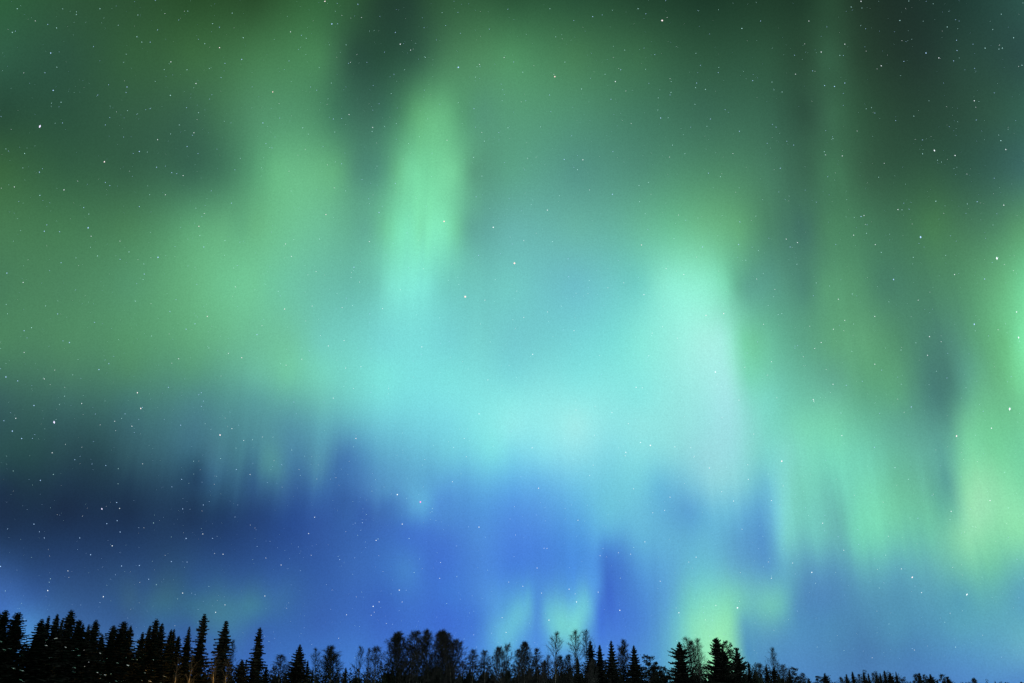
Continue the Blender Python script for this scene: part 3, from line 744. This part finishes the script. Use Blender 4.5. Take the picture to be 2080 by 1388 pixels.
# ------------------------------------------------------------------ stars
STARS = """81,257,1.15,v 103,108,1.7,b 108,184,1.7,b 97,50,2.6,b 446,97,1.6,p 491,121,1.8,b 457,129,2.4,b 398,170,1.8,w 258,177,2,b 256,188,2.6,b 346,194,2.1,c 124,208,2.6,c 283,308,1.6,b 212,329,1.5,p 318,340,2.1,b 394,270,2.1,w 391,275,2.6,b 320,284,2.1,w 380,298,2.1,b 402,312,2.6,b 347,126,2.1,w 305,86,2.6,b 278,75,2.7,c 320,61,2.5,b 494,77,2.2,c 190,95,2.6,b 251,127,2.7,c 305,221,2.5,b 379,219,2.6,b 127,250,2.6,b 214,254,2.6,b 449,158,2.5,b 380,142,2.6,c 416,89,2.6,c 25,66,2.6,c 115,57,2.7,c 155,30,2.7,c 203,18,2.6,c 50,312,2.5,c 488,322,2.6,c 35,18,2.7,c
660,3,1.5,p 727,9,2,b 674,49,1.4,b 590,65,2,w 622,78,2.6,c 803,66,2,b 813,90,1.5,w 834,102,1.9,w 931,137,1.1,b 974,131,2,w 975,135,2.6,b 1024,117,1.9,w 935,68,2.6,b 898,26,2.6,c 712,127,2.6,w 708,129,2.6,b 864,117,2.5,c 781,106,2.6,b 822,142,2.6,c 554,187,1.4,o 631,177,2.6,b 673,169,2.6,c 966,157,2.4,c 758,174,2.6,b 770,211,2.6,b 963,221,2,b 709,233,1.8,w 534,250,1.7,b 568,240,2.6,b 615,260,2.2,c 677,242,2,b 694,241,2.5,b 757,259,1.7,w 805,251,2.5,c 781,257,2.6,c 869,242,2.5,c 852,278,2.5,c 908,285,2,w 984,287,2.1,c 1032,260,2.2,c 962,320,2.1,c 540,292,2.5,b 694,333,2.1,b 681,329,2.6,c 830,292,2.6,c 931,209,2.6,c 1020,205,2.6,c 587,124,2.6,b
1204,34,1.9,b 1345,42,1.1,p 1296,18,2.2,c 1127,156,1.1,o 1125,151,2.4,w 1250,166,1.4,w 1261,142,2,b 1200,159,2.6,b 1181,181,2.1,c 1116,193,2.1,b 1241,202,2.1,b 1229,151,2.4,c 1507,58,1.9,c 1545,43,2.5,b 1423,133,2.5,b 1459,148,2.3,b 1460,137,2.6,c 1415,169,2,b 1413,178,2.4,c 1433,182,2.3,c 1363,188,2.3,c 1361,193,2.3,b 1337,199,2.3,c 1342,240,1.5,b 1443,242,2,b 1403,259,2.6,b 1473,223,2.6,b 1529,164,2,b 1502,267,1.9,b 1366,295,2.3,c 1282,251,2.3,w 1245,308,1.9,b 1146,324,1.5,b 1184,325,1.5,w 1173,345,2,c 1161,276,2.6,b 1062,147,2.3,c 1129,75,2.6,c 1117,18,2.6,c 1330,111,2.5,b 1269,102,2.6,c
1749,3,1.9,w 1643,43,2.2,w 1828,42,2.3,c 1716,90,2,w 1668,106,1.8,w 1881,108,1.7,b 1907,118,2,w 1790,134,1.9,w 1836,125,2.5,b 1944,103,2.5,b 1937,124,2.5,b 2001,98,2.5,c 2036,98,2.6,c 2059,77,2.6,c 1943,82,2.5,b 1616,151,2.3,w 1568,167,2.4,c 1675,174,1.9,b 1695,176,1.6,b 1716,169,2,b 1979,205,1.9,w 1898,306,1.3,w 1940,316,1.7,w 2033,286,2.2,c 2043,304,2,w 1711,317,2,w 1677,315,2.5,w 1585,342,1.9,b 1612,295,2.3,b 1598,287,2.5,b 1796,332,2.5,w 1777,230,2.6,b 1692,282,2.6,c 1924,55,2.6,c
80,350,2,b 29,380,2.3,w 130,386,1.9,w 349,351,2,b 359,353,2.5,b 372,357,2,w 214,371,2.3,b 223,377,2.4,b 336,396,2.3,w 170,422,2.3,b 283,420,2.3,b 179,463,1.5,b 90,470,1.9,b 121,471,2.2,b 95,457,2.5,b 185,480,2.4,w 321,523,1.4,b 293,557,1.9,b 244,527,2.3,b 198,520,2.3,c 262,512,2.3,c 404,460,1.7,p 415,434,2.3,w 470,413,2,b 429,388,2.5,b 414,502,1.7,b 406,479,2.3,c 457,489,2.3,c 14,555,1.9,b 47,574,2.2,w 124,534,2.3,b 478,583,2.2,w 421,643,1.6,p 396,658,1.8,b 378,669,2,b 345,633,2.1,b 117,638,2.2,b 49,672,2,b 64,666,2.3,c 192,655,2.3,b 308,683,2.5,c 275,612,2.5,c
902,450,.8,o 945,603,.35,o 1002,462,1.2,w 662,436,1.5,p 770,432,1.5,b 803,373,2,b 719,543,1.4,b 750,491,1.7,w 580,496,1.8,w 592,521,1.8,w 578,628,1.4,p 634,622,2,w 649,486,2.2,c 642,552,2.2,w 713,564,2.3,c 716,621,2,c 777,627,2,w 751,638,2,b 695,625,2.1,w 985,610,1.9,w 972,519,1.9,b 979,358,2.1,c 967,400,2.2,b 860,546,2.2,w 522,680,1.5,b 532,662,2.2,w 699,692,2,w 1006,568,2.3,c 565,592,2.4,c 679,382,2.3,w 702,388,2.4,c 750,414,2.4,c 621,652,2.5,w 813,589,2.2,w 846,640,2.5,c
1045,535,.4,o 1112,427,1.4,w 1244,395,1.3,b 1303,498,1.5,p 1427,502,1.5,b 1503,451,1.7,b 1500,497,1.7,b 1439,352,1.9,b 1378,437,2.2,w 1299,410,2.3,c 1298,377,2.3,c 1317,371,2.2,c 1308,599,1.4,w 1434,641,1.4,p 1470,637,1.4,p 1389,558,1.7,w 1353,546,1.8,w 1064,489,2,w 1122,491,2,c 1154,526,1.9,b 1155,562,1.9,b 1197,570,2.1,c 1140,622,2.2,c 1112,634,1.9,w 1064,645,1.8,w 1166,672,1.7,w 1376,687,2,w 1551,659,2,w 1537,567,2.2,w 1515,529,2.3,c 1346,664,2,w 1325,677,2.2,w 1267,575,2.2,w 1369,485,2.3,c
1749,440,1.7,b 1755,438,2,w 1824,426,1.9,w 1734,478,1.9,w 1870,482,1.2,b 1778,497,2,w 1620,493,1.7,w 1605,502,1.9,b 1597,486,1.9,w 1815,568,1.4,b 1939,558,1.9,w 2025,525,1.1,w 1979,659,1.4,b 2065,634,1.6,w 2069,686,1.4,w 2000,567,1.9,b 1703,608,1.9,w 1777,643,1.8,w 1693,669,1.9,w 1888,684,1.8,w 1716,651,2,w 2039,417,1.9,w 1985,410,2.3,b 1901,409,2.3,c 1574,588,2.2,w 1790,513,2.4,c 1855,523,2.5,c 1658,411,2.5,b 1865,610,2.4,w 1658,575,2.4,c 1652,601,2.4,b
110,858,1.1,v 207,1034,1.3,v 447,884,1.2,p 279,798,1.5,p 286,830,1.3,p 289,828,2.2,b 141,696,1.7,b 12,766,1.6,b 36,774,2,b 69,824,1.7,b 25,876,1.6,b 44,891,1.8,b 32,850,2.1,w 8,855,2.3,b 201,751,1.8,b 221,739,2.1,b 90,770,2.3,w 49,716,2.3,w 363,729,1.9,w 464,718,1.9,w 491,727,1.5,p 342,787,2,b 367,864,2,b 471,871,1.9,w 495,895,1.9,w 268,866,2,w 233,856,2.1,w 254,841,2.3,b 166,820,2,w 106,920,2.1,w 409,798,2.1,b 404,802,2.2,b 413,815,2.2,b 409,826,2.1,b 480,954,1.9,b 508,964,2,w 369,974,2.1,b 82,976,2.1,b 237,1021,1.9,b 243,1033,2,w 371,1034,2,b 413,1026,2,b 215,946,2.3,b 152,934,2.3,b
854,1020,.7,r 807,1005,1.2,w 723,891,1.4,p 973,841,1.4,w 857,705,1.5,w 667,703,1.7,w 677,809,1.7,w 702,748,1.9,w 613,730,1.9,w 733,745,2,w 581,742,2,w 628,713,2.2,b 597,817,2,b 991,772,1.9,w 943,891,2,w 947,928,2.2,w 919,979,1.8,w
1082,720,1.3,w 1453,756,1.1,w 1321,905,1.0,w 1301,899,1.3,w 1271,919,1.3,w 1270,926,1.9,w 1292,787,1.4,w 1305,788,2,w 1243,838,1.7,w 1276,861,1.7,w 1170,833,1.9,w 1081,910,1.5,w 1371,908,1.7,w 1403,909,2.1,w 1411,927,2,w 1441,951,1.6,p 1490,1018,1.5,w 1466,999,2.1,w 1361,1010,1.7,w 1094,992,1.4,p 1205,945,2.1,w 1198,966,2.2,w 1287,993,1.9,w 1520,974,1.9,w 1519,944,2.1,w 1501,813,1.9,w 1513,746,2,w 1350,1037,1.9,w 1531,882,2,w
1652,812,1.5,w 1653,815,1.7,w 1588,937,1.1,p 1851,827,1.7,b 2051,831,1.1,w 1943,886,1.3,p 2014,870,1.6,w 1710,885,1.6,w 1692,781,1.8,w 1719,783,2.1,b 1777,740,1.9,w 1776,909,1.9,b 2011,1017,1.7,w 1567,735,2,w 1655,708,2,w 1668,696,1.8,w 1884,722,2.1,w 1818,950,2.1,c 1578,808,2.3,w 1567,1017,1.9,w 1932,1039,1.9,w
228,1109,1.7,w 378,1094,1.6,b 412,1085,1.9,w 453,1126,1.8,w 371,1205,1.7,w 97,1200,1.7,w 210,1212,1.9,w 247,1150,1.9,b 283,1149,1.9,b 184,1127,1.9,b 162,1093,2.1,b 348,1141,2,b 302,1177,2.1,b 438,1244,1.7,w 1,1151,1.9,b 217,1064,2,b 238,1058,2.1,b 244,1081,2,b 432,1094,2.1,b 457,1229,2.1,w 138,1160,2.3,w 380,1142,2.3,b 69,1065,2.2,b 90,1093,2.3,b
639,1051,1.6,w 627,1084,1.6,w 817,1065,1.3,w 764,1098,1.4,w 768,1095,2.1,c 973,1071,1.3,w 811,1199,1.3,w 758,1232,1.3,w 571,1148,1.8,w 690,1137,2,b 895,1143,2,w 893,1175,2,w 538,1211,1.8,w 770,1223,2,w 704,1249,2,w 817,1223,2.1,w 1020,1255,2,w 1028,1285,1.7,w 736,1062,2.1,b 831,1094,2.1,c 754,1250,2.2,w
1115,1260,1.3,w 1171,1223,1.3,w 1156,1197,1.5,w 1100,1205,1.9,w 1062,1191,1.8,w 1215,1203,1.8,w 1259,1240,1.3,w 1379,1245,1.5,w 1498,1235,1.2,w 1454,1230,1.9,w 1310,1101,1.7,w 1341,1181,1.9,w 1414,1132,1.8,w 1281,1126,2,w 1091,1154,1.9,w 1219,1129,2.1,w 1174,1057,1.9,w 1326,1042,1.9,w 1105,1114,2.2,w 1111,1114,2.2,w 1256,1123,2.2,w 1044,1131,2.2,b 1399,1142,2.2,w
1853,1173,1.3,p 1964,1208,1.3,w 1649,1163,1.5,w 1671,1063,1.7,w 1610,1144,2,w 1831,1156,2.1,w 1872,1204,2.1,w 1567,1175,1.9,w 1714,1118,2.1,w"""
STAR_COL = {'w': (0.86, 0.96, 1.0), 'b': (0.42, 0.66, 1.0), 'c': (0.55, 0.95, 0.95), 'p': (1.0, 0.86, 0.88), 'r': (1.0, 0.34, 0.72), 'o': (1.0, 0.72, 0.66), 'v': (0.78, 0.74, 1.0)}
STAR_R = 12000.0

def stars():
    rng = random.Random(21)
    mats = []
    for k, c in STAR_COL.items():
        m = bpy.data.materials.new('starlight_' + {'w': 'white', 'b': 'blue', 'c': 'cyan', 'p': 'pale_rose', 'r': 'rose', 'o': 'orange', 'v': 'violet'}[k])
        m.use_nodes = True
        nt = m.node_tree; nt.nodes.clear()
        e = nt.nodes.new('ShaderNodeEmission'); o = nt.nodes.new('ShaderNodeOutputMaterial')
        e.inputs[0].default_value = (*c, 1); e.inputs[1].default_value = 1.4
        nt.links.new(e.outputs[0], o.inputs[0])
        m.cycles.emission_sampling = 'NONE'
        mats.append(m)
    idx = {k: i for i, k in enumerate(STAR_COL)}
    V = []; F = []; MI = []
    def star(px, py, rpx, k, el=1.0):
        d = ray(px, py).normalized()
        c = Vector((0, 0, CAM_Z)) + d * STAR_R
        s = STAR_R * rpx / FPX
        # far from the view's middle the stars draw out a little along their circle
        ax = Vector((0, CP, SP)); t = ax.cross(d)
        t = t.normalized() if t.length > 1e-3 else Vector((1, 0, 0))
        n = t.cross(d).normalized()
        b = len(V)
        for q, w in ((t, el), (n, 1.0), (d, 1.0)):
            V.append(c + q * s * w); V.append(c - q * s * w)
        for a, e2, f in ((0, 2, 4), (2, 1, 4), (1, 3, 4), (3, 0, 4), (2, 0, 5), (1, 2, 5), (3, 1, 5), (0, 3, 5)):
            F.append((b + a, b + e2, b + f)); MI.append(idx[k])
    for it in STARS.split():
        x, y, m, k = it.split(',')
        x, y, m = float(x), float(y), float(m)
        r = 2.0 * 0.52 ** m + 0.13
        off = math.hypot(x - 1040, y - 694) / 1040
        star(x, y, r * (1.25 if m < 1.3 else 1.0), k, 1 + (1.1 * max(0, off - 0.5) * (2.2 if m < 1.6 else 0.8)))
    for _ in range(3600):
        x, y = rng.uniform(-60, 2140), rng.uniform(-60, 1340)
        star(x, y, 0.18 + 0.40 * rng.random() ** 2.6, rng.choice('wbbcc'))
    me = bpy.data.meshes.new('stars'); me.from_pydata([tuple(v) for v in V], [], F)
    for m in mats: me.materials.append(m)
    me.polygons.foreach_set('material_index', MI)
    o = bpy.data.objects.new('stars', me); COL.objects.link(o)
    o['kind'] = 'stuff'; o['label'] = 'small white and bluish stars scattered over the green sky'; o['category'] = 'stars'
stars()
